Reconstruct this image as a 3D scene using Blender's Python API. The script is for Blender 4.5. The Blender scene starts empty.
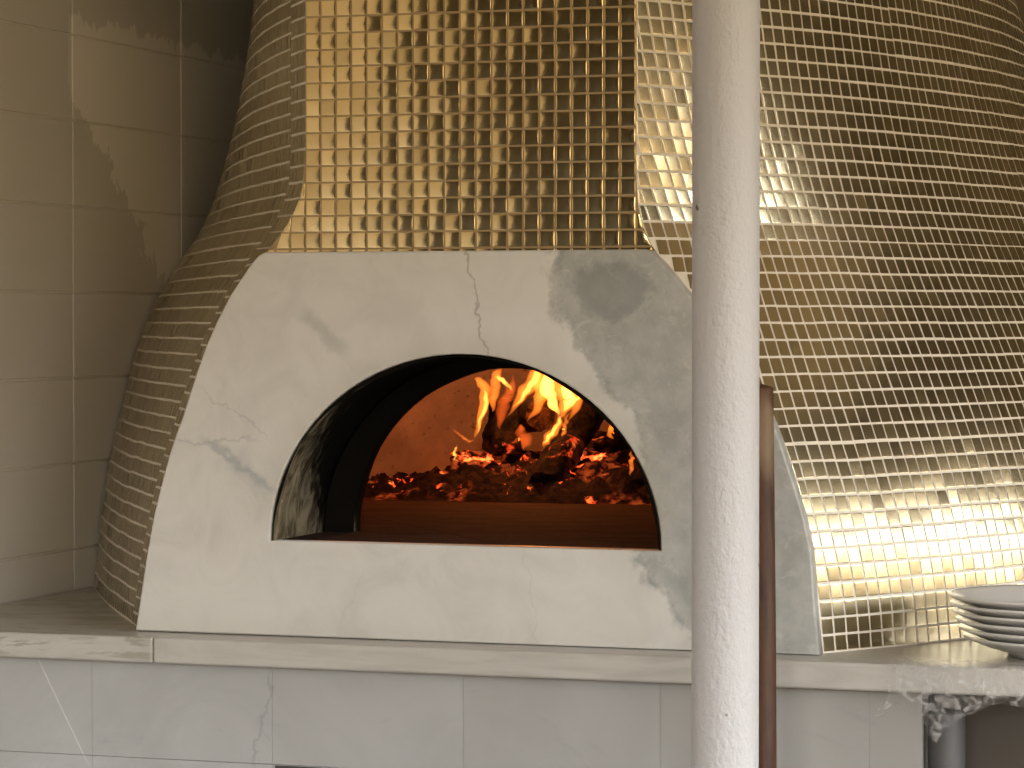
import bpy, bmesh, math, random
import numpy as np
from mathutils import Vector, Matrix, noise
C = bpy.context.scene.collection
SC = bpy.context.scene
PI = math.pi
# ------------------------------------------------------------------ camera, world, light, exposure
cam_d = bpy.data.cameras.new('camera'); cam = bpy.data.objects.new('camera', cam_d); C.objects.link(cam)
cam.location = (1.4055, -4.2749, 1.4905)
cam.rotation_euler = (PI/2 - math.atan(66/3000), 0, math.radians(18.2))
cam_d.sensor_width = 36; cam_d.lens = 36*3000/1024; cam_d.clip_start = .05
SC.camera = cam
SC.view_settings.view_transform = 'Standard'; SC.view_settings.look = 'None'
SC.view_settings.gamma = 1; SC.view_settings.use_curve_mapping = False
SC.view_settings.exposure = 0.9
SC.cycles.transparent_max_bounces = 32
SC.cycles.max_bounces = 10
w = bpy.data.worlds.new('overcast_daylight'); SC.world = w; w.use_nodes = True
bg = w.node_tree.nodes['Background']
def build_world():
    nt = w.node_tree; tc = nt.nodes.new('ShaderNodeTexCoord'); sp = nt.nodes.new('ShaderNodeSeparateXYZ'); nt.links.new(tc.outputs['Generated'], sp.inputs[0])
    nz = nt.nodes.new('ShaderNodeTexNoise'); nz.inputs['Scale'].default_value = 9; nz.inputs['Detail'].default_value = 5; nt.links.new(tc.outputs['Generated'], nz.inputs['Vector'])
    # overcast sky above, a warm sunlit street with darker patches below the skyline
    a = nt.nodes.new('ShaderNodeMath'); a.operation = 'MULTIPLY_ADD'; nt.links.new(nz.outputs[0], a.inputs[0]); a.inputs[1].default_value = .22; nt.links.new(sp.outputs[2], a.inputs[2])
    f = nt.nodes.new('ShaderNodeMapRange'); nt.links.new(a.outputs[0], f.inputs[0]); f.inputs[1].default_value = .21; f.inputs[2].default_value = .33
    rp = nt.nodes.new('ShaderNodeValToRGB'); nt.links.new(nz.outputs[0], rp.inputs[0]); rp.color_ramp.elements[0].position = .38; rp.color_ramp.elements[1].position = .62
    rp.color_ramp.elements[0].color = (.04, .022, .010, 1); rp.color_ramp.elements[1].color = (.36, .28, .16, 1)
    mx = nt.nodes.new('ShaderNodeMix'); mx.data_type = 'RGBA'; nt.links.new(f.outputs[0], mx.inputs[0]); nt.links.new(rp.outputs[0], mx.inputs[6]); mx.inputs[7].default_value = (.94, .96, 1.0, 1)
    nt.links.new(mx.outputs[2], bg.inputs[0]); bg.inputs[1].default_value = 8.8
build_world()

def area(name, loc, rot, sx, sy, power, col=(1, 1, 1), portal=False):
    d = bpy.data.lights.new(name, 'AREA'); d.shape = 'RECTANGLE'; d.size = sx; d.size_y = sy
    d.energy = power; d.color = col
    if portal: d.cycles.is_portal = True
    o = bpy.data.objects.new(name, d); C.objects.link(o); o.location = loc; o.rotation_euler = rot
    return o
# portals guide the daylight in through the openings of the room
WIN_R = [(-5.9, -2.8, .8, 2.75), (-2.3, -.4, .8, 2.6), (.0, 2.25, 1.2, 1.85)]   # y0, y1, z0, z1 on the right wall
FILL_WIN_F = [(-.5, .95, .7, 2.75), (1.25, 3.2, .7, 2.75)]                                                       # x0, x1, z0, z1 on the front wall, unseen windows added for soft frontal fill
XR, YF, YB, XL, ZC = 3.4, -6.2, 2.45, -1.04, 2.95
for y0, y1, z0, z1 in WIN_R:
    area('window_portal', (XR+.02, (y0+y1)/2, (z0+z1)/2), (0, PI/2, 0), z1-z0, y1-y0, 1, portal=True)
for x0, x1, z0, z1 in FILL_WIN_F:
    area('window_portal', ((x0+x1)/2, YF-.02, (z0+z1)/2), (PI/2, 0, 0), x1-x0, z1-z0, 1, portal=True)
# the light the burning wood throws on the chamber
def firelight(loc, power, rad, col):
    d = bpy.data.lights.new('firelight', 'POINT'); d.energy = power; d.color = col; d.shadow_soft_size = rad
    o = bpy.data.objects.new('firelight', d); C.objects.link(o); o.location = loc
firelight((-.36, 1.12, 1.42), 1.35, .05, (1, .32, .085))
firelight((-.30, 1.02, 1.30), .12, .05, (1, .28, .06))

# ------------------------------------------------------------------ node helpers
class S:
    """a socket with arithmetic"""
    def __init__(s, nt, k): s.nt, s.k = nt, k
    def m(s, op, o=None, p=None):
        n = s.nt.nodes.new('ShaderNodeMath'); n.operation = op
        for i, v in enumerate((s, o, p)):
            if v is None: continue
            if isinstance(v, S): s.nt.links.new(v.k, n.inputs[i])
            else: n.inputs[i].default_value = v
        return S(s.nt, n.outputs[0])
    def __add__(s, o): return s.m('ADD', o)
    __radd__ = __add__
    def __sub__(s, o): return s.m('SUBTRACT', o)
    def __rsub__(s, o): return (s*-1)+o
    def __mul__(s, o): return s.m('MULTIPLY', o)
    __rmul__ = __mul__
    def __truediv__(s, o): return s.m('DIVIDE', o)
    def clamp(s):
        r = s.m('ADD', 0.0); r.k.node.use_clamp = True; return r
    def step(s, a, b):
        n = s.nt.nodes.new('ShaderNodeMapRange'); n.interpolation_type = 'SMOOTHSTEP'
        s.nt.links.new(s.k, n.inputs[0])
        n.inputs[1].default_value = a; n.inputs[2].default_value = b
        if a > b:
            n.inputs[1].default_value = b; n.inputs[2].default_value = a; n.inputs[3].default_value = 1; n.inputs[4].default_value = 0
        return S(s.nt, n.outputs[0])

class Mat:
    def __init__(s, name, rough=.5, metal=0, col=(.5, .5, .5), spec=.5):
        s.m = bpy.data.materials.new(name); s.m.use_nodes = True; s.nt = s.m.node_tree
        s.b = s.nt.nodes['Principled BSDF']
        s.b.inputs['Roughness'].default_value = rough; s.b.inputs['Metallic'].default_value = metal
        s.b.inputs['Base Color'].default_value = (*col, 1); s.b.inputs['Specular IOR Level'].default_value = spec
        s.tc = s.nt.nodes.new('ShaderNodeTexCoord')
    def set(s, key, v):
        if isinstance(v, S): s.nt.links.new(v.k, s.b.inputs[key])
        elif isinstance(v, bpy.types.NodeSocket): s.nt.links.new(v, s.b.inputs[key])
        else: s.b.inputs[key].default_value = v
        return s
    def xyz(s, src='Object'):
        n = s.nt.nodes.new('ShaderNodeSeparateXYZ'); s.nt.links.new(s.tc.outputs[src], n.inputs[0])
        return [S(s.nt, n.outputs[i]) for i in range(3)]
    def noise(s, scale, detail=4, rough=.55, stretch=(1, 1, 1), off=(0, 0, 0), dist=0):
        mp = s.nt.nodes.new('ShaderNodeMapping'); s.nt.links.new(s.tc.outputs['Object'], mp.inputs[0])
        mp.inputs['Scale'].default_value = stretch; mp.inputs['Location'].default_value = off
        n = s.nt.nodes.new('ShaderNodeTexNoise'); s.nt.links.new(mp.outputs[0], n.inputs['Vector'])
        n.inputs['Scale'].default_value = scale; n.inputs['Detail'].default_value = detail
        n.inputs['Roughness'].default_value = rough; n.inputs['Distortion'].default_value = dist
        return S(s.nt, n.outputs[0])
    def attr(s, name):
        n = s.nt.nodes.new('ShaderNodeAttribute'); n.attribute_name = name
        return S(s.nt, n.outputs['Fac'])
    def mix(s, f, a, b):
        n = s.nt.nodes.new('ShaderNodeMix'); n.data_type = 'RGBA'
        if isinstance(f, S): s.nt.links.new(f.k, n.inputs[0])
        else: n.inputs[0].default_value = f
        for i, v in ((6, a), (7, b)):
            if isinstance(v, tuple): n.inputs[i].default_value = (*v, 1)
            else: s.nt.links.new(v, n.inputs[i])
        return n.outputs[2]
    def bump(s, h, strength=.3, dist=.002):
        n = s.nt.nodes.new('ShaderNodeBump'); s.nt.links.new(h.k, n.inputs['Height'])
        n.inputs['Strength'].default_value = strength; n.inputs['Distance'].default_value = dist
        s.nt.links.new(n.outputs[0], s.b.inputs['Normal']); return s

def seg_mask(x, z, a, b, wd, wob):
    """soft mask around the segment a-b in the x,z plane, wob = signed offset socket"""
    dx, dz = b[0]-a[0], b[1]-a[1]; L = math.hypot(dx, dz)
    t = ((x-a[0])*(dx/L)+(z-a[1])*(dz/L))
    d = ((x-a[0])*(-dz/L)+(z-a[1])*(dx/L)+wob).m('ABSOLUTE')
    return d.step(wd, 0.0)*t.step(-.02, .02)*t.step(L+.02, L-.02)

# ------------------------------------------------------------------ materials
def marble_oven():
    m = Mat('oven_marble', .38); x, y, z = m.xyz()
    n1 = m.noise(5, 5); n2 = m.noise(22, 6, .6, off=(3, 1, 2)); n3 = m.noise(90, 4, .7); n4 = m.noise(9, 6, .65, dist=1.2, off=(1, 7, 3))
    edge_noise = (n2-.5)*.10+(n1-.5)*.05
    # boundary of the grey vein field, x as a function of z, built from ramps
    e = .30-(z-1.0).m('MINIMUM', .13).m('MAXIMUM', 0)*.72            # 1.0 -> .30, 1.13 -> .206
    e = e-(z-1.33).m('MAXIMUM', 0).m('MINIMUM', .17)*.88             # 1.33 -> .206, 1.50 -> .056
    grey = (x-e+edge_noise+(n4-.5)*.06+(n3-.5)*.03).step(-.02, .02)
    wall_top = (z-1.585).step(.03, -.02)
    col = m.mix(n4.step(.35, .75), (.64, .63, .59), (.56, .55, .515))
    col = m.mix(m.noise(3, 3, off=(5, 5, 1)).step(.45, .7)*.5, col, (.69, .675, .63))
    gcol = m.mix(n2.step(.3, .7), (.31, .32, .30), (.43, .435, .415))
    gcol = m.mix(n3.step(.58, .75)*.5, gcol, (.24, .24, .23)); gcol = m.mix(n4.step(.5, .75)*.6, gcol, (.25, .265, .25)); gcol = m.mix(m.noise(26, 6, .7, dist=1.5, off=(9, 1, 4)).step(.55, .66)*.6, gcol, (.50, .50, .47))
    col = m.mix(grey*.88, col, gcol)
    # dark cloud in the upper right corner and rim of the grey field
    r = (((x-.155)*(x-.155)*.4+(z-1.53)*(z-1.53)).m('SQRT')+(n2-.5)*.05)
    col = m.mix(r.step(.048, .032)*.5, col, (.17, .19, .185))
    col = m.mix((x-e+edge_noise).m('ABSOLUTE').step(.018, .0)*.6*grey, col, (.20, .22, .21))
    fine = (n2-.5)*.05+(n3-.5)*.01
    for a, b, wd, f, c in [((-.50, 1.305), (-.385, 1.222), .009, .55, (.27, .30, .33)), ((-.46, 1.275), (-.40, 1.225), .022, .35, (.33, .36, .38)),
                           ((-.555, 1.30), (-.42, 1.30), .004, .5, (.36, .37, .37)), ((-.50, 1.375), (-.40, 1.31), .0035, .45, (.38, .39, .39)),
                           ((-.075, 1.60), (-.040, 1.43), .0035, .8, (.33, .31, .27)), ((-.34, 1.50), (-.27, 1.44), .02, .5, (.36, .37, .35)),
                           ((.02, 1.15), (.045, .99), .0025, .2, (.40, .36, .29)), ((-.28, 1.02), (-.24, 1.10), .0025, .15, (.40, .34, .27)),
                           ((.245, 1.11), (.335, 1.03), .015, .5, (.25, .29, .26))]:
        col = m.mix(seg_mask(x, z, a, b, wd, fine)*f, col, c)
    # brownish smoke stain round the mouth
    rr = ((x+.08)*(x+.08)+((z-1.147)*1.08)*((z-1.147)*1.08)).m('SQRT')+(n1-.5)*.05
    col = m.mix(rr.step(.37, .30)*z.step(1.15, 1.2)*.28, col, (.36, .33, .25))
    m.set('Base Color', col); m.set('Roughness', n2*.3+.25); m.bump(n3*.3+n2, .12, .001); return m.m
def marble_ledge():
    m = Mat('ledge_marble', .3); x, y, z = m.xyz()
    n = m.noise(4, 6, .6, (1, 3, 6), dist=1.5); n2 = m.noise(40, 4)
    left = (x+.557).step(.01, -.01)
    c = m.mix(n.step(.4, .7), (.48, .465, .425), (.41, .395, .355))
    s = m.noise(5, 5, .6, (1.2, 1, 9), dist=2.5, off=(2, 0, 0)).step(.48, .60)
    c = m.mix(s*left*.7, c, (.26, .245, .19)); c = m.mix(n2.step(.55, .8)*.3, c, (.36, .33, .27))
    m.set('Base Color', c); m.bump(n2, .08, .001); return m.m
def marble_cladding():
    m = Mat('cladding_marble', .42); shade_tone = m.attr('tone')
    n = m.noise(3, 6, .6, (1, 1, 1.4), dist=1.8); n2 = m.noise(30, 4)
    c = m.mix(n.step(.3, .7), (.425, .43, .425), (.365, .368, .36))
    c = m.mix(shade_tone, c, (.32, .315, .295))  # right-hand panels darkened here to stand for shade falling on them
    x, y, z = m.xyz()
    c = m.mix(seg_mask(x, z, (-.375, .95), (-.40, .80), .006, (n2-.5)*.06)*.4, c, (.2, .2, .2))
    c = m.mix(seg_mask(x, z, (-.765, .95), (-.685, .80), .0016, (n2-.5)*.002)*.6, c, (.75, .75, .75))
    c = m.mix(m.noise(4, 6, .6, (1, 1, 2), off=(4, 2, 2), dist=2).step(.62, .72)*.3, c, (.25, .25, .26))
    m.set('Base Color', c); return m.m
def gold_tile(name, base, rough):
    m = Mat(name, rough, 1.0, base); r = m.attr('tone'); n = m.noise(240, 3); n2 = m.noise(6, 3)
    c = m.mix(r, base, tuple(v*.80 for v in base)); c = m.mix(n.step(.5, .9)*.25, c, tuple(v*.7 for v in base))
    m.set('Base Color', c); m.set('Roughness', n2*.08+rough-.04+r*.03)
    m.b.inputs['Coat Weight'].default_value = .35; m.b.inputs['Coat Roughness'].default_value = .06
    m.bump(n, .05, .0006); return m.m
def plain(name, col, rough=.5, metal=0, ns=30, var=.12, bump=.1, bd=.001):
    m = Mat(name, rough, metal, col); n = m.noise(ns, 5)
    m.set('Base Color', m.mix(n, tuple(min(1, v*(1+var)) for v in col), tuple(v*(1-var) for v in col)))
    m.bump(n, bump, bd); return m.m
def wall_tile():
    m = Mat('grey_glazed_wall_tile', .3, 0, (.2, .18, .15)); x, y, z = m.xyz()
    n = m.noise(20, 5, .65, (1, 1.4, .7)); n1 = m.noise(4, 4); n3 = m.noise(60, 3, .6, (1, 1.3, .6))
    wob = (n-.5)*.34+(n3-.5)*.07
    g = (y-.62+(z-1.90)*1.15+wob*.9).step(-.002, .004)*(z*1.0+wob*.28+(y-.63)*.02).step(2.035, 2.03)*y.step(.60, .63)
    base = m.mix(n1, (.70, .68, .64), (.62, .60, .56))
    m.set('Base Color', m.mix(g*.85, base, (.90, .88, .83)))  # jagged patch: a reflection on the glaze, painted in as lighter tile colour
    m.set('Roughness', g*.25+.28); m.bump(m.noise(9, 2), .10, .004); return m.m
def pole_paint():
    m = Mat('white_gloss_pole_paint', .5, 0, (.50, .495, .495)); n = m.noise(140, 2, .5, (1, 1, .7)); n2 = m.noise(260, 2); n3 = m.noise(38, 2, .5)
    c = m.mix(n3.step(.76, .79), (.48, .475, .475), (.12, .10, .08)); m.set('Base Color', c)
    m.bump(n*.8+n2*.25, .7, .004); return m.m
def wood_handle():
    m = Mat('worn_brown_wood', .55, spec=.3); n = m.noise(25, 5, .6, (3, 3, .25)); n2 = m.noise(5, 3, .5, (3, 3, 1))
    x, y, z = m.xyz()
    c = m.mix(n.step(.3, .7), (.085, .036, .016), (.04, .018, .009)); c = m.mix(n2.step(.5, .7)*.5*z.step(1.15, 1.3), c, (.33, .24, .14))
    m.set('Base Color', c); m.bump(n, .25, .001); return m.m
def throat_stone():
    m = Mat('sooty_throat_stone', .85, spec=.06); x, y, z = m.xyz(); n = m.noise(16, 6, .65, (1, 2, 1), dist=1); n2 = m.noise(60, 4)
    # soot: heavy deep inside and overhead, the stone shows near the mouth at the sides
    stone = m.mix(n.step(.35, .65), (.28, .24, .16), (.09, .075, .045))
    stone = m.mix(n2.step(.62, .75)*.5, stone, (.5, .46, .36))
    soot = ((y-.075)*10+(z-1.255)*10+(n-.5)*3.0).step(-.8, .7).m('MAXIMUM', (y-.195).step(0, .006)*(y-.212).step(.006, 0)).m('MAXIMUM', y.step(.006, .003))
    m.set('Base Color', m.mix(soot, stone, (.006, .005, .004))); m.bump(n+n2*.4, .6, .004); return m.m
def chamber():
    m = Mat('fire_blackened_refractory', .85); n = m.noise(7, 6, .6); n2 = m.noise(70, 3, .6); n3 = m.noise(28, 3, .6)
    c = m.mix(n.step(.3, .7), (.80, .60, .46), (.45, .32, .25)); c = m.mix(n2.step(.62, .72)*.6, c, (.08, .05, .04))
    c = m.mix(n3.step(.66, .72)*.7, c, (.06, .04, .03))
    m.set('Base Color', c); m.bump(n2, .5, .003); return m.m
def hearth():
    m = Mat('firebrick_hearth', .9, spec=.1); x, y, z = m.xyz(); n = m.noise(8, 5, .6, (1, 2, 1)); n2 = m.noise(60, 3)
    u = (x*.78+y*.62+9)/.30; v = (y*.78-x*.62+9)/.30
    g = (u.m('FRACT')-.5).m('ABSOLUTE').step(.488, .498).m('MAXIMUM', (v.m('FRACT')-.5).m('ABSOLUTE').step(.488, .498))
    c = m.mix(n.step(.3, .7), (.07, .038, .027), (.038, .022, .017)); c = m.mix(n2.step(.6, .8)*.3, c, (.30, .22, .17)); c = m.mix(g, c, (.02, .015, .012))
    m.set('Base Color', c); m.bump(n2, .4, .003); return m.m
def charred(name, glow, gs=14, lo=.56, hi=.66, dark=(.010, .006, .0045), broad=0):
    m = Mat(name, .9, spec=.1); n = m.noise(gs, 5, .62, (1, 1, 1), dist=.8); n2 = m.noise(55, 4)
    m.set('Base Color', m.mix(n2.step(.35, .7), dark, tuple(v*3.2 for v in dark)))
    f = n.step(lo, hi)
    m.set('Emission Color', m.mix(n2.step(.35, .7), (1, .045, .008), (1, .16, .03)))
    m.set('Emission Strength', f*glow+m.noise(7, 4, .6, off=(3, 3, 3)).step(.50, .66)*n2.step(.42, .6)*broad); m.bump(n2+n*.8, .8, .008); return m.m
def film():
    m = Mat('crumpled_clear_film', .10, 0, (.62, .61, .58)); n = m.noise(60, 4, .6, dist=1)
    m.set('Alpha', n.step(.42, .72)*.34+.03); m.bump(n, .5, .004); return m.m
def flame_mat(name, col, strength):
    m = bpy.data.materials.new(name); m.use_nodes = True; nt = m.node_tree
    for n in list(nt.nodes):
        if n.type == 'BSDF_PRINCIPLED': nt.nodes.remove(n)
    e = nt.nodes.new('ShaderNodeEmission'); e.inputs[0].default_value = (*col, 1); e.inputs[1].default_value = strength
    nt.links.new(e.outputs[0], nt.nodes['Material Output'].inputs['Volume']); return m
M = dict(marble=marble_oven(), ledge=marble_ledge(), clad=marble_cladding(), gold=gold_tile('gold_mirror_tile', (.93, .73, .39), .10),
         bronze=gold_tile('bronze_gold_tile', (.80, .68, .43), .22),
         grout=plain('cream_grout', (.76, .71, .60), .8, 0, 60, .06), wallgrout=plain('wall_grout', (.88, .84, .76), .8),
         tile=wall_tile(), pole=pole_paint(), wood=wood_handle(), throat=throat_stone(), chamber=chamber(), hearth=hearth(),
         film=film(), plaster=plain('white_plaster', (.76, .74, .70), .8), ceiling=plain('tan_ceiling', (.50, .44, .33), .8, 0, 3),
         tan=plain('tan_plaster', (.17, .145, .10), .8), fgrout=plain('brown_gold_grout', (.40, .29, .15), .7, 0, 60, .08), sootgap=None, floor=plain('brown_floor', (.16, .12, .09), .5, 0, 5), dark=plain('dark_plaster', (.02, .018, .015), .95, 0, 4),
         cavity=plain('brown_board', (.055, .043, .030), .6, 0, 6), steel=plain('grey_steel', (.075, .072, .07), .6, .0, 20, .1),
         frame=plain('dark_window_frame', (.05, .045, .04), .4), plate=plain('white_glazed_plate', (.66, .65, .62), .16, 0, 10, .02, .02),
         mortar=plain('base_mortar', (.50, .48, .45), .9), glassf=None)
g = Mat('window_glass', .02, 0, (1, 1, 1)); g.b.inputs['Transmission Weight'].default_value = 0; g.b.inputs['Alpha'].default_value = .08; M['glass'] = g.m

# ------------------------------------------------------------------ object helpers
def link(name, me, mats, parent=None, smooth=None):
    o = bpy.data.objects.new(name, me); C.objects.link(o)
    for m in (mats if isinstance(mats, (list, tuple)) else [mats]): me.materials.append(m)
    if parent is not None: o.parent = parent
    if smooth == 'all': me.shade_smooth()
    return o
def from_bm(name, bm, mat, parent=None, smooth=None, bevel=0, seg=2):
    bmesh.ops.recalc_face_normals(bm, faces=bm.faces)
    me = bpy.data.meshes.new(name); bm.to_mesh(me); bm.free()
    o = link(name, me, mat, parent, smooth)
    if bevel:
        b = o.modifiers.new('bevel', 'BEVEL'); b.width = bevel; b.segments = seg; b.limit_method = 'ANGLE'
    return o
def box(bm, x0, x1, y0, y1, z0, z1):
    v = [bm.verts.new((x, y, z)) for x in (x0, x1) for y in (y0, y1) for z in (z0, z1)]
    for f in ((0, 1, 3, 2), (4, 6, 7, 5), (0, 4, 5, 1), (2, 3, 7, 6), (0, 2, 6, 4), (1, 5, 7, 3)):
        bm.faces.new([v[i] for i in f])
def boxes(name, lst, mat, parent=None, bevel=0, seg=2):
    bm = bmesh.new()
    for b in lst: box(bm, *b)
    return from_bm(name, bm, mat, parent, bevel=bevel, seg=seg)
def thing(name, label, cat, loc=(0, 0, 0), group=None):
    o = bpy.data.objects.new(name, None); C.objects.link(o); o.location = loc; o.empty_display_size = .1
    tag(o, label, cat, group); return o
def tag(o, label, cat, group=None):
    o['label'] = label; o['category'] = cat
    if group: o['group'] = group
    return o
def struct(o): o['kind'] = 'structure'; return o
def prism(name, outer, holes, y0, y1, mat, parent=None, bevel=.003):
    """flat slab in the x,z plane between y0 and y1 with holes and a rounded rim, as one mesh"""
    cu = bpy.data.curves.new(name, 'CURVE'); cu.dimensions = '2D'; cu.fill_mode = 'BOTH'
    for pts in [outer]+holes:
        sp = cu.splines.new('POLY'); sp.points.add(len(pts)-1); sp.use_cyclic_u = True
        for p, (a, b) in zip(sp.points, pts): p.co = (a, b, 0, 1)
    cu.extrude = (y1-y0)/2-bevel; cu.bevel_depth = bevel; cu.bevel_resolution = 2; cu.offset = -bevel
    o = bpy.data.objects.new('tmp', cu); C.objects.link(o)
    bpy.context.view_layer.update()
    me = bpy.data.meshes.new_from_object(o.evaluated_get(bpy.context.evaluated_depsgraph_get()))
    bpy.data.objects.remove(o)
    me.transform(Matrix(((1, 0, 0, 0), (0, 0, -1, (y0+y1)/2), (0, 1, 0, 0), (0, 0, 0, 1))))
    me.materials.clear()
    bm = bmesh.new(); bm.from_mesh(me); bmesh.ops.remove_doubles(bm, verts=bm.verts, dist=1e-5); bmesh.ops.recalc_face_normals(bm, faces=bm.faces)
    bm.to_mesh(me); bm.free()
    return link(name, me, mat, parent)

# ------------------------------------------------------------------ room
def wall_with_openings(name, axis, pos, a0, a1, z0, z1, holes, mat, th=.12, out=1):
    lst = []
    cuts = sorted(holes)
    cur = a0
    rects = []
    for h0, h1, k0, k1 in cuts:
        rects += [(cur, h0, z0, z1), (h0, h1, z0, k0), (h0, h1, k1, z1)]; cur = h1
    rects.append((cur, a1, z0, z1))
    for p, q, r, s in rects:
        lo, hi = sorted((pos, pos+out*th))
        lst.append((lo, hi, p, q, r, s) if axis == 'x' else (p, q, lo, hi, r, s))
    return struct(boxes(name, lst, mat))
struct(boxes('floor', [(XL-.12, XR+.12, YF-.12, YB+.12, -.1, 0)], M['floor']))
struct(boxes('ceiling', [(XL-.12, XR+.12, YF-.12, YB+.12, ZC, ZC+.1)], M['ceiling']))
struct(boxes('wall_back', [(XL-.12, XR+.12, YB, YB+.12, 0, ZC)], M['tan']))
wall_with_openings('wall_right', 'x', XR, YF, YB, 0, ZC, WIN_R, M['tan'])
wall_with_openings('wall_front', 'y', YF, XL-.12, XR+.12, 0, ZC, FILL_WIN_F, M['dark'], out=-1)
k = 0
for y0, y1, z0, z1 in WIN_R:
    k += 1; ym = (y0+y1)/2
    f = struct(boxes('window_%d' % k, [(XR+.03, XR+.08, y0, y0+.05, z0, z1), (XR+.03, XR+.08, y1-.05, y1, z0, z1), (XR+.03, XR+.08, y0+.05, y1-.05, z0, z0+.05),
                (XR+.03, XR+.08, y0+.05, y1-.05, z1-.05, z1), (XR+.035, XR+.075, ym-.02, ym+.02, z0+.05, z1-.05)], M['frame']))
    boxes('pane', [(XR+.053, XR+.057, y0+.05, y1-.05, z0+.05, z1-.05)], M['glass'], f)
for x0, x1, z0, z1 in FILL_WIN_F:
    k += 1; xm = (x0+x1)/2
    f = struct(boxes('window_%d' % k, [(x0, x0+.05, YF-.08, YF-.03, z0, z1), (x1-.05, x1, YF-.08, YF-.03, z0, z1), (x0+.05, x1-.05, YF-.08, YF-.03, z0, z0+.05),  # frames of the added, unseen front windows for fill
                (x0+.05, x1-.05, YF-.08, YF-.03, z1-.05, z1), (xm-.02, xm+.02, YF-.075, YF-.035, z0+.05, z1-.05)], M['frame']))
    boxes('pane', [(x0+.05, x1-.05, YF-.057, YF-.053, z0+.05, z1-.05)], M['glass'], f)
# left wall: tiled beside the oven, white plaster further into the room, dark beyond
bm = bmesh.new(); box(bm, XL-.12, XL-.006, -1.2, YB, 0, ZC)
for f in bm.faces: f.material_index = 0
n0 = len(bm.faces)
tw, tz = .4685, .1547
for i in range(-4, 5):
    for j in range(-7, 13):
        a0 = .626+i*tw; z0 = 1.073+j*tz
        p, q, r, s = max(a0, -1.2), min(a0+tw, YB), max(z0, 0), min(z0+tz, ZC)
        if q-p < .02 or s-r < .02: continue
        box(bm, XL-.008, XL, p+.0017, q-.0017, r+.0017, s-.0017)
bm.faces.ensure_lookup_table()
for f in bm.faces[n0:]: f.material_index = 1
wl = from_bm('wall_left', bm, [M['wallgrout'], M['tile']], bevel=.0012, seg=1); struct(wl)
struct(boxes('wall_left', [(XL-.12, XL, -2.45, -1.2, 0, ZC)], M['plaster']))
struct(boxes('wall_left', [(XL-.12, XL, YF, -2.45, 0, ZC)], M['dark']))

# ------------------------------------------------------------------ oven body: plan curves lofted over the height
Lt = np.array([(.99, -.623), (1.0, -.621), (1.12, -.601), (1.244, -.572), (1.34, -.538), (1.445, -.5), (1.523, -.458), (1.588, -.411), (1.63, -.374), (1.68, -.347), (1.73, -.342), (3.0, -.342)])
Rt = np.array([(.99, .471), (1.0, .470), (1.07, .464), (1.153, .457), (1.25, .432), (1.336, .402), (1.42, .350), (1.517, .280), (1.57, .232), (1.6, .205), (1.65, .189), (1.7, .187), (3.0, .187)])
RL = np.array([(1.0, 7.5), (1.65, 7.5), (1.72, 6.25), (1.79, 5.2), (1.91, 3.95), (1.98, 3.5), (2.03, 3.15), (2.2, 2.6), (3.0, 2.4)])
RR = np.array([(1.0, 3.4), (1.5, 3.1), (1.7, 2.6), (1.9, 2.2), (2.03, 2.0), (2.3, 1.8), (3.0, 1.8)])
YFR = .022
def smooth_table(T, sg=.022):
    zf = np.arange(.90, 3.0, .004); v = np.interp(zf, T[:, 0], T[:, 1])
    lo = zf < T[0, 0]; v[lo] = T[0, 1]+(zf[lo]-T[0, 0])*(T[2, 1]-T[1, 1])/(T[2, 0]-T[1, 0])
    k = np.exp(-.5*(np.arange(-20, 21)*.004/sg)**2); k /= k.sum()
    return np.stack([zf, np.convolve(np.pad(v, 20, mode='edge'), k, 'valid')], 1)
Lt, Rt = smooth_table(Lt), smooth_table(Rt)
NS = 600; SMAX = 2.6
RS = np.array([(1.0, .468), (1.08, .466), (1.13, .457), (1.2, .441), (1.3, .411), (1.4, .375), (1.5, .336), (1.6, .298), (1.7, .268), (1.8, .247), (1.9, .232), (2.0, .221), (2.3, .195), (2.62, .175), (3, .16)])
RS = smooth_table(RS, .05)
RL = smooth_table(RL, .06); RR = smooth_table(RR, .06)
def plan(side, z):
    s = np.linspace(0, SMAX, NS); ds = s[1]
    if side < 0: x0 = np.interp(z, Lt[:, 0], Lt[:, 1]); R = np.interp(z, RL[:, 0], RL[:, 1]); th0 = float(np.interp(z, [1.0, 1.4, 1.7], [34.6, 35.6, 36]))
    else: x0 = np.interp(z, Rt[:, 0], Rt[:, 1]); R = np.interp(z, RR[:, 0], RR[:, 1]); th0 = 34.5
    th = np.maximum(np.radians(th0)-s/R, np.radians(-70))
    x = x0+side*(np.cumsum(np.sin(th))-math.sin(th[0]))*ds; y = YFR+(np.cumsum(np.cos(th))-math.cos(th[0]))*ds
    if side > 0:
        q = np.clip(s/.40, 0, 1); q = q*q*(3-2*q); x = x+q*(np.interp(z, RS[:, 0], RS[:, 1])-x0)
    x = np.maximum(x, XL+.002)
    return s, x, np.minimum(y, YB-.01)
_zc = {}
def P(side, s, z):
    kz = round(z, 3)
    if (side, kz) not in _zc: _zc[(side, kz)] = plan(side, kz)
    S_, X, Y = _zc[(side, kz)]
    return np.array((np.interp(s, S_, X), np.interp(s, S_, Y), z))
_uc = {}
def s_of(u, z):
    """columns of the right side follow the smooth shoulder and are cut by the front edge"""
    kz = round(z, 3)
    if kz not in _uc:
        sg = np.linspace(0, SMAX, NS); q = np.clip(sg/.40, 0, 1); q = q*q*(3-2*q)
        D = np.interp(z, RS[:, 0], RS[:, 1])-np.interp(z, Rt[:, 0], Rt[:, 1])
        _uc[kz] = (sg-(1-q)*D/.566, sg)
    a, b = _uc[kz]
    return float(np.interp(u, a, b))
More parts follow.
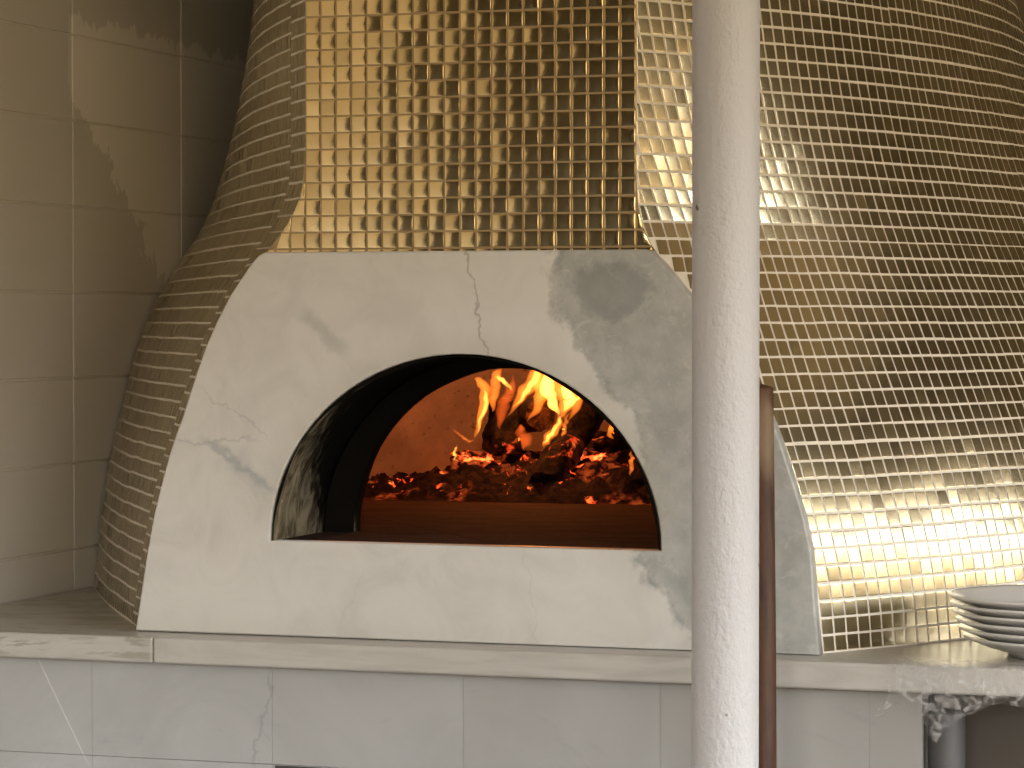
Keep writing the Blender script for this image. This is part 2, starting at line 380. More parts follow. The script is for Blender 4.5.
def nrm(side, s, z):
    e = .006; a = P(side, s+e, z)-P(side, max(s-e, 0), z); b = P(side, s, z+.02)-P(side, s, z-.02)
    n = np.cross(a, b)*(1 if side > 0 else -1); n /= max(np.linalg.norm(n), 1e-9)
    return n
ZTOP = 2.62
oven = thing('pizza_oven', 'domed wood fired pizza oven clad in gold mosaic with an arched marble front', 'pizza oven', (-.08, .9, 1.0))
def child(o):
    o.parent = oven; o.matrix_parent_inverse = Matrix.Translation(-Vector(oven.location)); return o
# grout skin
def skin():
    bm = bmesh.new()
    zs = np.concatenate([np.arange(1.0, ZTOP, .0125), [ZTOP]])
    for side in (-1, 1):
        smax = 1.25 if side < 0 else 2.5
        ss = np.linspace(0, smax, 110)
        grid = [[bm.verts.new(P(side, s, z)-(nrm(side, s, z)*.0007 if s > .01 else 0)) for s in ss] for z in zs]
        for i in range(len(zs)-1):
            for j in range(len(ss)-1):
                vs = [grid[i][j], grid[i][j+1], grid[i+1][j+1], grid[i+1][j]]
                bm.faces.new(vs if side > 0 else vs[::-1])
    me = bpy.data.meshes.new('grout_skin'); bm.to_mesh(me); bm.free()
    me.shade_smooth()
    return child(link('grout_skin', me, M['grout']))
skin()
bm = bmesh.new(); zf = [z for z in np.arange(1.56, ZTOP+.01, .02)]
va = [(bm.verts.new(P(-1, 0, z)+np.array((0, .0007, 0))), bm.verts.new(P(1, 0, z)+np.array((0, .0007, 0)))) for z in zf]
for a, b in zip(va[:-1], va[1:]): bm.faces.new((a[0], a[1], b[1], b[0]))
child(from_bm('front_grout', bm, M['fgrout']))
# crown closing the hood up to the ceiling
bm = bmesh.new()
ring = [P(-1, s, ZTOP) for s in np.linspace(1.25, 0, 20)]+[P(1, s, ZTOP) for s in np.linspace(0, 2.5, 30)]
a = [bm.verts.new(p) for p in ring]; b = [bm.verts.new((p[0]*.97, p[1]+.03, ZC-.002)) for p in ring]
for i in range(len(ring)-1): bm.faces.new((a[i], a[i+1], b[i+1], b[i]))
child(from_bm('hood_crown', bm, M['plaster']))

PIT = .0253; G = .0015
PROF = [0, .035, .08, .5, .92, .965, 1]
class TileMesh:
    def __init__(s): s.v = []; s.f = []; s.t = []
    def tile(s, c, n, H, rng, tilt=.012, pil=1.0, dish=0):
        """c: four corners (00,10,11,01), n: outward normal"""
        base = len(s.v); c = [np.array(q) for q in c]
        wv = (c[1]-c[0]); hv = (c[3]-c[0]); W = np.linalg.norm(wv); Hh = np.linalg.norm(hv)
        if W < .004 or Hh < .004: return
        gu, gv = min(G/W, .3), min(G/Hh, .3); ta, tb = rng.gauss(0, tilt), rng.gauss(0, tilt)
        off = rng.gauss(0, .00015)
        for a in PROF:
            for b in PROF:
                u = gu+(1-2*gu)*a; v = gv+(1-2*gv)*b
                p = c[0]*(1-u)*(1-v)+c[1]*u*(1-v)+c[2]*u*v+c[3]*(1-u)*v
                fa = min(1, (1-abs(2*a-1))/.07); fb = min(1, (1-abs(2*b-1))/.07); m = min(fa, fb)
                cen = (1-abs(2*a-1))*(1-abs(2*b-1))
                h = H-.00008 if m <= 0 else H+pil*cen-dish*cen
                h += off+((a-.5)*ta+(b-.5)*tb)*.023
                s.v.append(p+n*h)
        K = len(PROF)
        for i in range(K-1):
            for j in range(K-1):
                q = base+i*K+j; s.f.append((q, q+K, q+K+1, q+1))
        s.t += [rng.random()]*(K-1)**2
    def build(s, name, mat, flip=False):
        me = bpy.data.meshes.new(name)
        f = [q[::-1] for q in s.f] if flip else s.f
        me.from_pydata([tuple(p) for p in s.v], [], f); me.update()
        at = me.attributes.new('tone', 'FLOAT', 'FACE'); at.data.foreach_set('value', s.t)
        me.shade_smooth()
        return child(link(name, me, mat))
rng = random.Random(7)
rows = [1.0015+i*PIT for i in range(int((ZTOP-1.0)/PIT)+1)]
# front panel: bright mirror gold cushions
T = TileMesh(); n = np.array((0, -1, 0))
x_first = -.342
for z in [1.5965-2*PIT+i*.02545 for i in range(42)]:
    z1 = z+.02545
    if z1 < 1.59 or z1 > ZTOP: continue
    zl = max(z, 1.575); 
    for i in range(-4, 26):
        xa = x_first+i*.02519; xb = xa+.02519
        def cl(xx, zz): return min(max(xx, np.interp(zz, Lt[:, 0], Lt[:, 1])), np.interp(zz, Rt[:, 0], Rt[:, 1]))
        c = [(cl(xa, zl), YFR, zl), (cl(xb, zl), YFR, zl), (cl(xb, z1), YFR, z1), (cl(xa, z1), YFR, z1)]
        if (c[1][0]-c[0][0])+(c[2][0]-c[3][0]) < .012: continue
        T.tile(c, n, .0003, rng, .018, .0009)
T.build('front_mosaic', M['gold'])
# sides
def side_tiles(side, smax, name, mat):
    T = TileMesh(); r2 = random.Random(3+side)
    ncol = int(smax/.0249)
    sheet = {}
    for i in range(0 if side < 0 else -9, ncol):
        s0, s1 = i*.0249+.001, (i+1)*.0249+.001
        for j, z in enumerate(rows):
            if side < 0: sh = 0 if i < 4 else 1+(i-4)//12
            else: sh = (i+(2 if j > 30 else 0))//12
            key = (sh, j//12)
            if key not in sheet: sheet[key] = r2.uniform(-.0009, .0009)
            dz = sheet[key]+(-.009 if side < 0 and i < 4 else 0)+.0012*noise.noise((i*.3, j*.3, side*5.))
            ds = .0009*noise.noise((i*.35+9, j*.35, 4.))
            z0, z1 = max(z+dz, 1.0005), min(z+dz+PIT, ZTOP)
            if z1-z0 < .008: continue
            e0, e1 = s0+ds+.0002, s1+ds-.0002; y0, y1 = z0+.0004, z1-.0004
            if side < 0: q4 = [(e0, y0), (e1, y0), (e1, y1), (e0, y1)]
            else: q4 = [(s_of(e, y), y) for e, y in ((e0, y0), (e1, y0), (e1, y1), (e0, y1))]
            if (q4[1][0]-q4[0][0])+(q4[2][0]-q4[3][0]) < .009: continue
            c = [P(side, a_, b_) for a_, b_ in q4]
            if min(q[0] for q in c) <= XL+.004 or max(q[1] for q in c) > YB-.03: continue
            T.tile(c, nrm(side, sum(a_ for a_, _ in q4)/4, (z0+z1)/2), (.0006 if side > 0 else .0004), r2, .014, .0004)
    T.build(name, mat, flip=side < 0)
side_tiles(1, 1.95, 'side_mosaic', M['bronze'])
side_tiles(-1, 1.2, 'side_mosaic', M['bronze'])

# marble front slab with the arched mouth
FL = 1.147
def arch(cx, rx, rz, n=40, z0=FL, p=2.0):
    pts = []
    for i in range(n+1):
        a = PI*i/n
        pts.append((cx+rx*math.cos(a), z0+rz*math.sin(a)))
    return pts
outer = [(-.621, 1.0005), (-.601, 1.12), (-.588, 1.185), (-.572, 1.244), (-.556, 1.295), (-.538, 1.34), (-.52, 1.392), (-.5, 1.445), (-.480, 1.487), (-.458, 1.526), (-.432, 1.562), (-.418, 1.580),
         (-.411, 1.587), (-.400, 1.592), (.205, 1.592), (.216, 1.590), (.232, 1.574), (.28, 1.518), (.32, 1.464), (.362, 1.403), (.402, 1.336), (.417, 1.295), (.432, 1.25), (.447, 1.201), (.458, 1.153), (.464, 1.07), (.471, 1.0005)]
slab = child(prism('marble_front', outer, [arch(-.08, .3125, .289)], -.002, .030, M['marble'], bevel=.003))
# throat: barrel of stone behind the mouth
def barrel(name, cx, rx, rz, y0, y1, th, mat, ny=8, floor=True):
    bm = bmesh.new(); n = 36; rin = []; rout = []
    for k in range(ny+1):
        y = y0+(y1-y0)*k/ny
        a = []; b = []
        for i, (x, z) in enumerate(arch(cx, rx, rz, n)):
            d = .004*noise.noise((x*12, y*14, z*12)); xx = x+d*math.cos(PI*i/n); zz = z+(d if 0 < i < n else 0)
            a.append(bm.verts.new((xx, y, zz)))
            b.append(bm.verts.new((cx+(x-cx)*(1+th/rx), y, z if i in (0, n) else FL+(z-FL)*(1+th/rz))))
        rin.append(a); rout.append(b)
    for k in range(ny):
        for i in range(n):
            bm.faces.new((rin[k][i], rin[k][i+1], rin[k+1][i+1], rin[k+1][i])); bm.faces.new((rout[k][i], rout[k+1][i], rout[k+1][i+1], rout[k][i+1]))
    for k in (0, ny):
        for i in range(n): bm.faces.new((rin[k][i], rout[k][i], rout[k][i+1], rin[k][i+1]))
    return child(from_bm(name, bm, mat, smooth='all'))
barrel('throat', -.08, .3075, .2845, .001, .205, .0025, M['throat'])
barrel('throat_lining', -.08, .312, .290, .0315, .205, .03, M['throat'], 2)
barrel('inner_arch', -.075, .263, .264, .2055, .245, .16, M['throat'], 2)
# chamber dome with an opening at the throat
bm = bmesh.new(); CX, CY, RD, HD = -.20, .985, .80, .50
nu, nv = 72, 18; vv = []
for j in range(nv+1):
    ph = PI/2*j/nv; row = []
    for i in range(nu):
        a = 2*PI*i/nu; dn = 1+.012*noise.noise((math.cos(a)*3, math.sin(a)*3, ph*3))
        row.append(bm.verts.new((CX+RD*dn*math.cos(ph)*math.cos(a), CY+RD*dn*math.cos(ph)*math.sin(a), FL+HD*math.sin(ph))))
    vv.append(row)
for j in range(nv):
    for i in range(nu):
        q = [vv[j][i], vv[j][(i+1) % nu], vv[j+1][(i+1) % nu], vv[j+1][i]]
        c = sum((p.co for p in q), Vector())/4
        if c.y < CY-.2 and (c.x+.075)**2+(c.z-FL)**2 < .345**2: continue
        bm.faces.new(q)
bmesh.ops.remove_doubles(bm, verts=bm.verts, dist=1e-4)
bmesh.ops.delete(bm, geom=[v for v in bm.verts if not v.link_faces], context='VERTS')
for v in bm.verts: v.co.x = max(v.co.x, XL+.02); v.co.y = max(v.co.y, .21)
child(from_bm('dome_chamber', bm, M['chamber'], smooth='all'))
bm = bmesh.new(); box(bm, -1.02, .62, .0305, 1.83, FL-.05, FL)
bm2 = None
for v in bm.verts:
    if v.co.y < 1: v.co.x = -.42 if v.co.x < 0 else .26
child(from_bm('hearth_floor', bm, M['hearth']))

# ------------------------------------------------------------------ ledge and base
ledge = thing('marble_ledge', 'long pale marble ledge the gold oven stands on, three slabs end to end', 'ledge', (0, -.07, .96))
def under(o, par): o.parent = par; o.matrix_parent_inverse = Matrix.Translation(-Vector(par.location)); return o
for x0, x1, lab in ((XL+.001, -.5576, 'grey veined marble slab at the left end'), (-.5569, .3995, None), (.4005, 1.2, None)):
    o = under(boxes('ledge_slab', [(x0, x1, -.075, YB-.02, .960, .9995)], M['ledge'], bevel=.004, seg=3), ledge)
    if lab: o['label'] = lab
under(boxes('ledge_slab', [(1.201, XR-.02, .9, YB-.02, .960, .9995)], M['ledge'], bevel=.004, seg=3), ledge)
base = thing('oven_base', 'low oven base faced with pale grey marble panels under the ledge', 'oven base', (0, .5, 0))
under(boxes('masonry_core', [(XL+.001, .622, -.028, YB-.03, .001, .9595)], M['mortar']), base)
xs = [XL+.001, -.675, -.371, -.062, .243, .554, .629]
rr = random.Random(5)
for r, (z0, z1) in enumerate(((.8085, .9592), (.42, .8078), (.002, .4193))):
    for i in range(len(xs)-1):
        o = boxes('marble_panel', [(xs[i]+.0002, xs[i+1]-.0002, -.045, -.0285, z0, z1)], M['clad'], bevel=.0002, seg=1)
        at = o.data.attributes.new('tone', 'FLOAT', 'FACE'); at.data.foreach_set('value', [(.05, .0, .15, .35, .8, .9)[i]+.1*rr.random()]*len(o.data.polygons))  # tone steps up rightwards: shade put into panel colour, plus slight random variation
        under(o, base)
o = boxes('vent_slot', [(-.366, -.290, -.0462, -.0452, .785, .807)], M['frame']); under(o, base)
# open cavity to the right
cav = tag(boxes('back_board', [(.6235, 1.19, .04, .06, .001, .959)], M['cavity']), 'dark brown board closing the space under the right end of the ledge', 'panel')
under(boxes('support_wall', [(1.205, XR-.03, .93, 1.03, .001, .959)], M['cavity']), base)
# steel leg
def lathe(name, prof, mat, parent=None, n=48, loc=(0, 0, 0), smooth='all'):
    bm = bmesh.new(); rings = []
    for r, z in prof:
        rings.append([bm.verts.new((r*math.cos(2*PI*i/n)+loc[0], r*math.sin(2*PI*i/n)+loc[1], z+loc[2])) for i in range(n)] if r > 1e-6 else [bm.verts.new((loc[0], loc[1], z+loc[2]))])
    for a, b in zip(rings[:-1], rings[1:]):
        for i in range(n):
            j = (i+1) % n
            if len(a) == 1 and len(b) == 1: continue
            if len(a) == 1: bm.faces.new((a[0], b[j], b[i]))
            elif len(b) == 1: bm.faces.new((a[i], a[j], b[0]))
            else: bm.faces.new((a[i], a[j], b[j], b[i]))
    return from_bm(name, bm, mat, parent, smooth)
leg = thing('ledge_leg', 'round grey steel leg holding up the ledge at the end of the marble panels', 'leg', (.659, -.012, 0))
lathe('tube', [(0, .004), (.0255, .004), (.0265, .006), (.0265, .925), (.0255, .927), (0, .927)], M['steel'], leg)
lathe('top_flange', [(0, .9275), (.012, .9275), (.012, .952), (.029, .953), (.029, .9592), (0, .9592)], M['frame'], leg)
lathe('foot', [(0, .0005), (.029, .0005), (.029, .0035), (0, .0035)], M['steel'], leg)

# ------------------------------------------------------------------ pole and peel handle
pole = tag(lathe('support_pole', [(0, .0005), (.0402, .0005)]+[(.0402, .02+i*.1) for i in range(29)]+[(.0402, ZC-.001), (0, ZC-.001)], M['pole'], n=64, loc=(.531, -.8, 0)),
           'thick white painted steel pole standing floor to ceiling in front of the oven', 'pole')
bm = bmesh.new(); top = Vector((.411, -.112, 1.392)); bot = Vector((.466, -.30, .0)); NR = 20; RH = .0185
rings = []
for k in range(15):
    t = k/14; c = bot.lerp(top, t); r = RH*(.96 if k == 14 else 1)*(1+.03*noise.noise((t*6, 1, 2))); r *= (1.08-.16*t)
    rings.append([bm.verts.new(c+Vector((r*math.cos(2*PI*i/NR), r*math.sin(2*PI*i/NR), 0))) for i in range(NR)])
for a, b in zip(rings[:-1], rings[1:]):
    for i in range(NR): bm.faces.new((a[i], a[(i+1) % NR], b[(i+1) % NR], b[i]))
c = bm.verts.new(top+Vector((0, 0, .005))); b0 = bm.verts.new(bot)
for i in range(NR): bm.faces.new((rings[-1][i], rings[-1][(i+1) % NR], c)); bm.faces.new((rings[0][i], b0, rings[0][(i+1) % NR]))
tag(from_bm('wooden_pole', bm, M['wood'], smooth='all', bevel=.003), 'slim brown wooden pole leaning on the ledge just behind the white pole', 'wooden pole')

# ------------------------------------------------------------------ plates
words = ['bottom plate of the white stack on the right of the ledge', 'white plate second from the bottom of the stack', 'white plate third from the bottom of the stack',
         'white plate fourth from the bottom of the stack', 'white plate just under the topmost one of the stack', 'topmost plate of the white stack, its upper face open to the light']
prof = [(0, .0045), (.085, .0045), (.088, 0), (.094, 0), (.097, .005), (.125, .013), (.152, .0235), (.158, .0262), (.160, .0285), (.1575, .030), (.150, .0275), (.123, .0175), (.105, .0115), (.098, .0095), (0, .0092)]
pl = lathe('dinner_plate', prof, M['plate'], n=96); pl.location = (.818, .112, 1.0)
offs = [(.822, .112), (.816, .113), (.811, .113), (.807, .114), (.803, .113), (.801, .112)]
zz = 1.0; plates = [pl]
for i in range(1, 6): q = pl.copy(); C.objects.link(q); plates.append(q)
for i, q in enumerate(plates):
    q.location = (offs[i][0], offs[i][1], 1.0003+i*.0118); q.rotation_euler = (0, 0, i*.7)
    tag(q, words[i], 'plate', 'white plates stacked on the ledge')

# ------------------------------------------------------------------ clear film over the ledge edge
bm = bmesh.new(); na, nb = 90, 34; grid = []
hang = [(.0, .034), (.03, .030), (.06, .020), (.10, .015), (.13, .024), (.15, .060), (.165, .066), (.20, .044), (.25, .030), (.35, .010), (.6, .006), (1.0, .004)]
for i in range(na+1):
    u = i/na; x = .586+u*.42; L = np.interp(u, [h[0] for h in hang], [h[1] for h in hang])
    row = []
    for j in range(nb+1):
        v = j/nb
        if v < .25: t = v/.25; p = Vector((x, -.030-.050*t, 1.0025))       # on top of the ledge
        elif v < .6: t = (v-.25)/.35; p = Vector((x, -.0805, 1.0005-.043*t))
        else: t = (v-.6)/.4; p = Vector((x-.02*t*(1 if u < .1 else 0), -.082-.006*math.sin(t*3), .9575-L*t))
        q = noise.noise_vector((p.x*38, p.y*30+v*3, p.z*38)); q2 = noise.noise_vector((p.x*110, v*22, p.z*100))
        amp = .0035 if v < .6 else .006
        d = Vector((q.x, -abs(q.y), q.z))*amp+Vector((q2.x, -abs(q2.y), q2.z))*.0022
        if v < .25: d.z = abs(d.z); d.y *= .3
        p = p+d
        if v < .25: p.z = max(p.z, 1.001)
        elif v < .62: p.y = min(p.y, -.0765)
        row.append(bm.verts.new(p))
    grid.append(row)
for i in range(na):
    for j in range(nb): bm.faces.new((grid[i][j], grid[i+1][j], grid[i+1][j+1], grid[i][j+1]))
fo = from_bm('plastic_film', bm, M['film'], smooth='all')
sd = fo.modifiers.new('thickness', 'SOLIDIFY'); sd.thickness = .0004; sd.offset = 1
tag(fo, 'crumpled clear plastic film hanging over the edge of the ledge', 'plastic film')

# ------------------------------------------------------------------ fire
def log(name, a, b, r, mat, label, seed=0, n=26, m=34, ends=None, endmat=None, knob=.18, sq=0):
    a, b = Vector(a), Vector(b); d = (b-a); L = d.length; mid = (a+b)/2
    q = d.to_track_quat('Z', 'Y')
    bm = bmesh.new(); rings = []
    for k in range(m+1):
        t = k/m; row = []
        bend = Vector((noise.noise((t*2, seed, 0)), noise.noise((t*2, seed, 5)), 0))*r*.25
        for i in range(n):
            an = 2*PI*i/n
            rr = r*(1+knob*noise.noise((math.cos(an)*1.6+seed, math.sin(an)*1.6, t*L*14))+knob*.55*noise.noise((math.cos(an)*5+seed, math.sin(an)*5, t*L*55)))
            if sq: rr *= 1-sq*abs(math.sin(2*an))**.7*.3+sq*.12
            tz = (t-.5)*L
            if k in (0, m): tz += .006*noise.noise((i*.7, seed, k)); rr *= .94
            row.append(bm.verts.new(Vector((rr*math.cos(an), rr*math.sin(an), tz))+bend))
        rings.append(row)
    for p, s in zip(rings[:-1], rings[1:]):
        for i in range(n): bm.faces.new((p[i], p[(i+1) % n], s[(i+1) % n], s[i]))
    t = thing(name, label, 'log', mid)
    t.rotation_mode = 'QUATERNION'; t.rotation_quaternion = q
    from_bm('bark', bm, mat, t, smooth='all')
    for k in (0, m):
        e = bmesh.new(); row = [e.verts.new(v) for v in [Vector((rings_co)) for rings_co in ends_co(k, n, m, r, seed, knob, L, sq)]]
        c = e.verts.new((0, 0, (k/m-.5)*L+(.002 if k else -.002)))
        for i in range(n): e.faces.new((row[i], row[(i+1) % n], c))
        from_bm('cut_end', e, endmat or mat, t)
    return t
def ends_co(k, n, m, r, seed, knob, L, sq):
    t = k/m; out = []
    bend = Vector((noise.noise((t*2, seed, 0)), noise.noise((t*2, seed, 5)), 0))*r*.25
    for i in range(n):
        an = 2*PI*i/n
        rr = r*(1+knob*noise.noise((math.cos(an)*1.6+seed, math.sin(an)*1.6, t*L*14))+knob*.55*noise.noise((math.cos(an)*5+seed, math.sin(an)*5, t*L*55)))
        if sq: rr *= 1-sq*abs(math.sin(2*an))**.7*.3+sq*.12
        out.append(Vector((rr*.94*math.cos(an), rr*.94*math.sin(an), (t-.5)*L+.006*noise.noise((i*.7, seed, k))))+bend)
    return out
char = charred('charred_bark', .5, 18, .62, .72, (.007, .0045, .0035), broad=.02); char_hot = charred('glowing_charcoal', 2.2, 20, .58, .67, broad=.35); char_end = charred('charred_end_grain', .3, 10, .60, .72, (.03, .013, .007))
ash = charred('ash_and_embers', 1.5, 24, .61, .70, (.011, .006, .005), broad=.20)
log('firewood_log', (-0.327, 1.170, 1.306), (-0.467, 1.420, 1.289), .031, char, 'round charred log whose cut end faces out of the oven mouth', 1, endmat=char_end, knob=.12)
log('firewood_log', (-0.413, 1.200, 1.233), (-0.411, 1.220, 1.328), .036, char, 'dark charred block left of the round cut end, flames curling over it', 4, knob=.22, sq=.5)
log('firewood_log', (-0.289, 1.070, 1.180), (-0.256, 1.340, 1.346), .031, char, 'thick charred log leaning up to the right at the front of the fire', 2, knob=.26)
log('firewood_log', (-0.524, 1.220, 1.209), (-0.328, 1.270, 1.200), .026, char_hot, 'split log lying flat along the embers under the dark block, red in its cracks', 7, sq=.8, knob=.35)
log('firewood_log', (-0.534, 1.180, 1.182), (-0.378, 1.200, 1.175), .016, char_hot, 'thin burnt log lying lowest at the front of the embers', 5, sq=.6, knob=.35)
log('firewood_log', (-0.311, 1.340, 1.209), (-0.123, 1.300, 1.213), .020, char_hot, 'burning log lying on the right behind the leaning log', 9, sq=.6, knob=.3)
log('firewood_log', (-0.249, 1.170, 1.179), (-0.068, 1.140, 1.191), .024, char, 'black charred log low at the far right of the fire', 12, sq=.6, knob=.3)
log('firewood_log', (-0.298, 1.400, 1.238), (-0.170, 1.380, 1.252), .026, char, 'dark log at the back on the right, behind the burning one', 15, sq=.5, knob=.3)
# ember bed
bm = bmesh.new(); n1, n2 = 110, 60; gr = []
for i in range(n1+1):
    row = []
    for j in range(n2+1):
        u, v = i/n1*2-1, j/n2*2-1
        x = -.33+u*.48; y = 1.32+v*.30
        e = max(0, 1-(u*u*.9+v*v))
        h = (.035+.035*max(0, 1-((x+.30)/.28)**2))*e**.6*(1+.5*noise.noise((x*14, y*14, 0)))+(.022*noise.noise((x*40, y*40, 3))+.010*noise.noise((x*90, y*90, 1)))*min(1, e*4)
        row.append(bm.verts.new((x, y, FL+.0006+max(0, h)*(1 if e > 0 else 0))))
    gr.append(row)
for i in range(n1):
    for j in range(n2): bm.faces.new((gr[i][j], gr[i+1][j], gr[i+1][j+1], gr[i][j+1]))
eb = from_bm('ember_bed', bm, ash, smooth='all'); eb['kind'] = 'stuff'; tag(eb, 'bed of ash and red embers under the burning logs', 'embers')
# loose coals in front of the fire
coals = [
    (-0.699, 1.643, 0.008, 1, 'red glowing coal, left one of the pair lying left of the flat log'),
    (-0.654, 1.578, 0.006, 1, 'red glowing coal, right one of the pair lying left of the flat log'),
    (-0.409, 1.430, 0.007, 1, 'glowing coal lying nearest the oven mouth, just left of the leaning log'),
    (-0.423, 1.615, 0.006, 1, 'small glowing coal close against the right side of the leaning log foot'),
    (-0.397, 1.702, 0.006, 1, 'small glowing coal lying furthest right on the hearth'),
    (-0.712, 1.368, 0.009, 0, 'grey lump of charcoal furthest left on the hearth'),
    (-0.719, 1.479, 0.011, 0, 'grey lump of charcoal second from the left on the hearth'),
    (-0.631, 1.357, 0.008, 0, 'grey lump of charcoal in front of the red pair of coals'),
    (-0.548, 1.385, 0.010, 0, 'grey lump of charcoal in front of the thin burnt log, the left of two'),
    (-0.504, 1.436, 0.009, 0, 'grey lump of charcoal in front of the thin burnt log, the right of two'),
    (-0.440, 1.384, 0.006, 0, 'tiny grey charcoal crumb beside the coal nearest the mouth'),
    (-0.265, 1.441, 0.010, 0, 'grey lump of charcoal in front of the far right log, the left of two'),
    (-0.239, 1.523, 0.008, 0, 'grey lump of charcoal in front of the far right log, the right of two'),
]
cm = [plain('grey_charcoal', (.06, .04, .032), .9, 0, 40, .4, .6, .004), charred('red_coal', 4.0, 30, .42, .55)]
pro = []
for kind in (0, 1):
    bm = bmesh.new(); bmesh.ops.create_icosphere(bm, subdivisions=3, radius=1)
    for v in bm.verts: v.co *= 1+.35*noise.noise(v.co*1.7+Vector((kind*7, 0, 0)))
    for v in bm.verts: v.co.z = v.co.z*.75
    me = bpy.data.meshes.new('coal'); bm.to_mesh(me); bm.free(); me.materials.append(cm[kind]); pro.append(me)
for x, y, r, kd, lab in coals:
    o = bpy.data.objects.new('coal', pro[kd]); C.objects.link(o); o.location = (x, y, FL+r*.8); o.scale = (r*1.3, r, r); o.rotation_euler = (0, 0, x*37)
    tag(o, lab, 'coal', 'red coals' if kd else 'grey coals')

# flames: bodies of glowing gas, each a closed tongue
fm = [flame_mat('orange_flame_gas', (1, .20, .02), 46), flame_mat('yellow_flame_gas', (1, .42, .06), 110), flame_mat('red_flame_gas', (1, .13, .015), 24)]
fire = thing('fire', 'orange and yellow flames rising off the logs inside the oven', 'fire', (-.34, 1.25, 1.25))
def tongue(pts, wd, th, kind, seed):
    """pts: centre line, wd: half widths across the flame"""
    bm = bmesh.new(); n = 24; m = 30; rings = []
    pts = [Vector(p) for p in pts]; K = len(pts)-1
    def cr(t):
        f = t*K; i = min(int(f), K-1); f -= i
        p0, p1, p2, p3 = pts[max(i-1, 0)], pts[i], pts[i+1], pts[min(i+2, K)]
        return .5*((2*p1)+(p2-p0)*f+(2*p0-5*p1+4*p2-p3)*f*f+(3*p1-p0-3*p2+p3)*f**3)
    for k in range(1, m):
        t = k/m; c = cr(t); tg = (cr(min(1, t+.02))-cr(max(0, t-.02))).normalized()
        side_ = tg.cross(Vector((0, 1, 0))).normalized(); dep = tg.cross(side_)
        w_ = np.interp(t, np.linspace(0, 1, len(wd)), wd)*min(1, t*4.5)**.8*min(1, (1-t)*4.5)
        w_ *= 1+.25*noise.noise((t*6, seed, 0)); sh = .006*noise.noise((t*7, seed, 3))
        rings.append([bm.verts.new(c+side_*(w_*math.cos(2*PI*i/n)+sh)+dep*(min(th, w_*.9)*math.copysign(abs(math.sin(2*PI*i/n))**2.4, math.sin(2*PI*i/n)))) for i in range(n)])
    for p, s in zip(rings[:-1], rings[1:]):
        for i in range(n): bm.faces.new((p[i], p[(i+1) % n], s[(i+1) % n], s[i]))
    a = bm.verts.new(cr(0)); b = bm.verts.new(cr(1))
    for i in range(n): bm.faces.new((rings[0][i], a, rings[0][(i+1) % n])); bm.faces.new((rings[-1][i], rings[-1][(i+1) % n], b))
    o = from_bm('flame', bm, fm[kind], smooth='all'); under(o, fire); return o
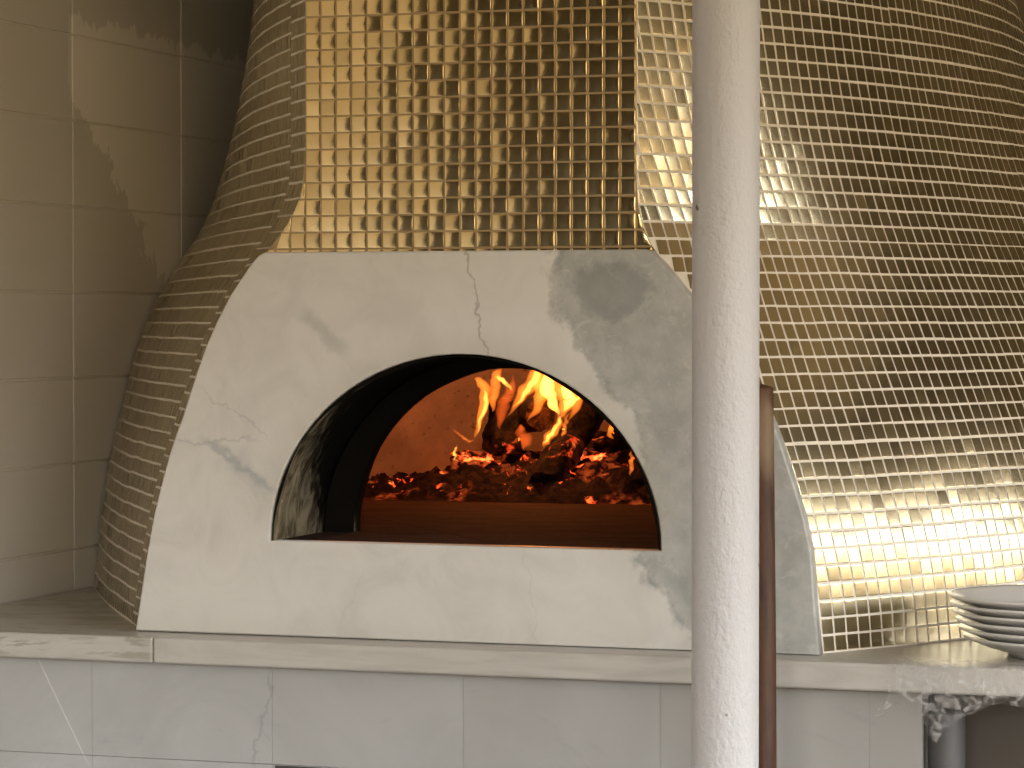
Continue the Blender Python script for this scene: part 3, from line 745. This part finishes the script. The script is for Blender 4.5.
FLAMES = [  # (centre line in metres, bottom to top; half widths m, thickness m, kind of gas)
    ([(-0.4286, 1.08, 1.2602), (-0.4243, 1.0909, 1.2958), (-0.4056, 1.0709, 1.3381), (-0.4135, 1.0766, 1.368), (-0.4346, 1.0919, 1.377)], [0.00376, 0.00752, 0.01127, 0.01127, 0.00752], 0.01, 0),
    ([(-0.4267, 1.0801, 1.264), (-0.4158, 1.0717, 1.2984), (-0.3994, 1.0585, 1.3328), (-0.4099, 1.0779, 1.3586)], [0.00188, 0.00375, 0.00563, 0.00375], 0.004, 1),
    ([(-0.4038, 1.1009, 1.3127), (-0.3911, 1.0809, 1.3493), (-0.387, 1.0866, 1.3774), (-0.3861, 1.1019, 1.3961)], [0.00565, 0.01129, 0.01129, 0.00753], 0.008, 0),
    ([(-0.3471, 1.0617, 1.3538), (-0.3565, 1.0485, 1.3671), (-0.3748, 1.0679, 1.3779), (-0.3857, 1.0649, 1.3797)], [0.00225, 0.00468, 0.00468, 0.00281], 0.007, 1),
    ([(-0.3725, 1.0609, 1.2805), (-0.3685, 1.0666, 1.3273), (-0.3636, 1.0819, 1.3476), (-0.3437, 1.0635, 1.3838)], [0.00938, 0.015, 0.01125, 0.00563], 0.007, 2),
    ([(-0.3651, 1.0685, 1.2991), (-0.3418, 1.0879, 1.3401), (-0.3152, 1.0849, 1.3704), (-0.2941, 1.068, 1.4045)], [0.00113, 0.00939, 0.01691, 0.01315], 0.012, 0),
    ([(-0.3507, 1.0666, 1.318), (-0.328, 1.0819, 1.3497), (-0.3024, 1.0635, 1.3784), (-0.2888, 1.0636, 1.4084)], [0.00113, 0.00563, 0.0075, 0.00563], 0.005, 1),
    ([(-0.3364, 1.1079, 1.2905), (-0.3078, 1.1049, 1.3362), (-0.2926, 1.088, 1.3743), (-0.2901, 1.105, 1.4153)], [0.00113, 0.0132, 0.02452, 0.01697], 0.014, 0),
    ([(-0.2713, 1.1019, 1.3065), (-0.2735, 1.0835, 1.3333), (-0.2853, 1.0836, 1.3631), (-0.2852, 1.1019, 1.4079)], [0.00376, 0.01129, 0.01506, 0.01318], 0.012, 1),
    ([(-0.2644, 1.1049, 1.3027), (-0.2513, 1.088, 1.3371), (-0.2684, 1.105, 1.3666), (-0.2654, 1.1078, 1.4116)], [0.00943, 0.01697, 0.02075, 0.01697], 0.014, 0),
    ([(-0.2558, 1.0835, 1.3147), (-0.2421, 1.0836, 1.3373), (-0.2556, 1.1019, 1.363), (-0.2353, 1.0865, 1.4008)], [0.00565, 0.01129, 0.01129, 0.01129], 0.012, 1),
    ([(-0.2513, 1.088, 1.2921), (-0.2331, 1.105, 1.3368), (-0.2378, 1.1078, 1.3667), (-0.2202, 1.0885, 1.4046)], [0.00113, 0.0132, 0.01697, 0.0132], 0.013, 0),
    ([(-0.2382, 1.0836, 1.3298), (-0.2262, 1.1019, 1.3501), (-0.2274, 1.0865, 1.3672), (-0.2219, 1.081, 1.3898)], [0.00282, 0.00565, 0.00565, 0.00376], 0.006, 1),
    ([(-0.2911, 1.065, 1.2476), (-0.2803, 1.0678, 1.2663), (-0.2547, 1.0485, 1.2897), (-0.2569, 1.0618, 1.3153)], [0.00374, 0.00936, 0.00749, 0.00562], 0.009, 0),
    ([(-0.2882, 1.0619, 1.2515), (-0.2716, 1.0465, 1.271), (-0.2523, 1.041, 1.2919), (-0.2547, 1.061, 1.3117)], [0.00187, 0.00467, 0.00467, 0.00374], 0.006, 1),
    ([(-0.2478, 1.0578, 1.2671), (-0.238, 1.0385, 1.2828), (-0.2401, 1.0518, 1.2991), (-0.233, 1.06, 1.3194)], [0.0028, 0.00561, 0.00467, 0.0028], 0.006, 0),
    ([(-0.4823, 1.1365, 1.2153), (-0.4865, 1.131, 1.2269), (-0.4935, 1.151, 1.2375), (-0.4835, 1.1399, 1.2477)], [0.0019, 0.00304, 0.00266, 0.00152], 0.004, 1),
    ([(-0.4432, 1.1285, 1.2563), (-0.468, 1.1418, 1.2574), (-0.487, 1.15, 1.2683), (-0.4901, 1.1298, 1.2824)], [0.0019, 0.00342, 0.00266, 0.00114], 0.003, 0),
    ([(-0.1219, 1.071, 1.1977), (-0.1257, 1.091, 1.2153), (-0.1206, 1.0799, 1.2307), (-0.1195, 1.0691, 1.2461)], [0.00282, 0.00564, 0.0047, 0.00225], 0.008, 0),
    ([(-0.2241, 1.3018, 1.2543), (-0.2306, 1.31, 1.2694), (-0.2186, 1.2898, 1.2819), (-0.2292, 1.2984, 1.2931)], [0.00391, 0.00782, 0.00587, 0.00391], 0.007, 0),
    ([(-0.3506, 1.121, 1.2445), (-0.3371, 1.1099, 1.2602), (-0.3455, 1.0991, 1.2756), (-0.3461, 1.1192, 1.2901)], [0.00756, 0.01512, 0.01134, 0.00567], 0.006, 2),
]
for i, (pts, wd, th, kd) in enumerate(FLAMES): tongue(pts, wd, th, kd, i*1.7)
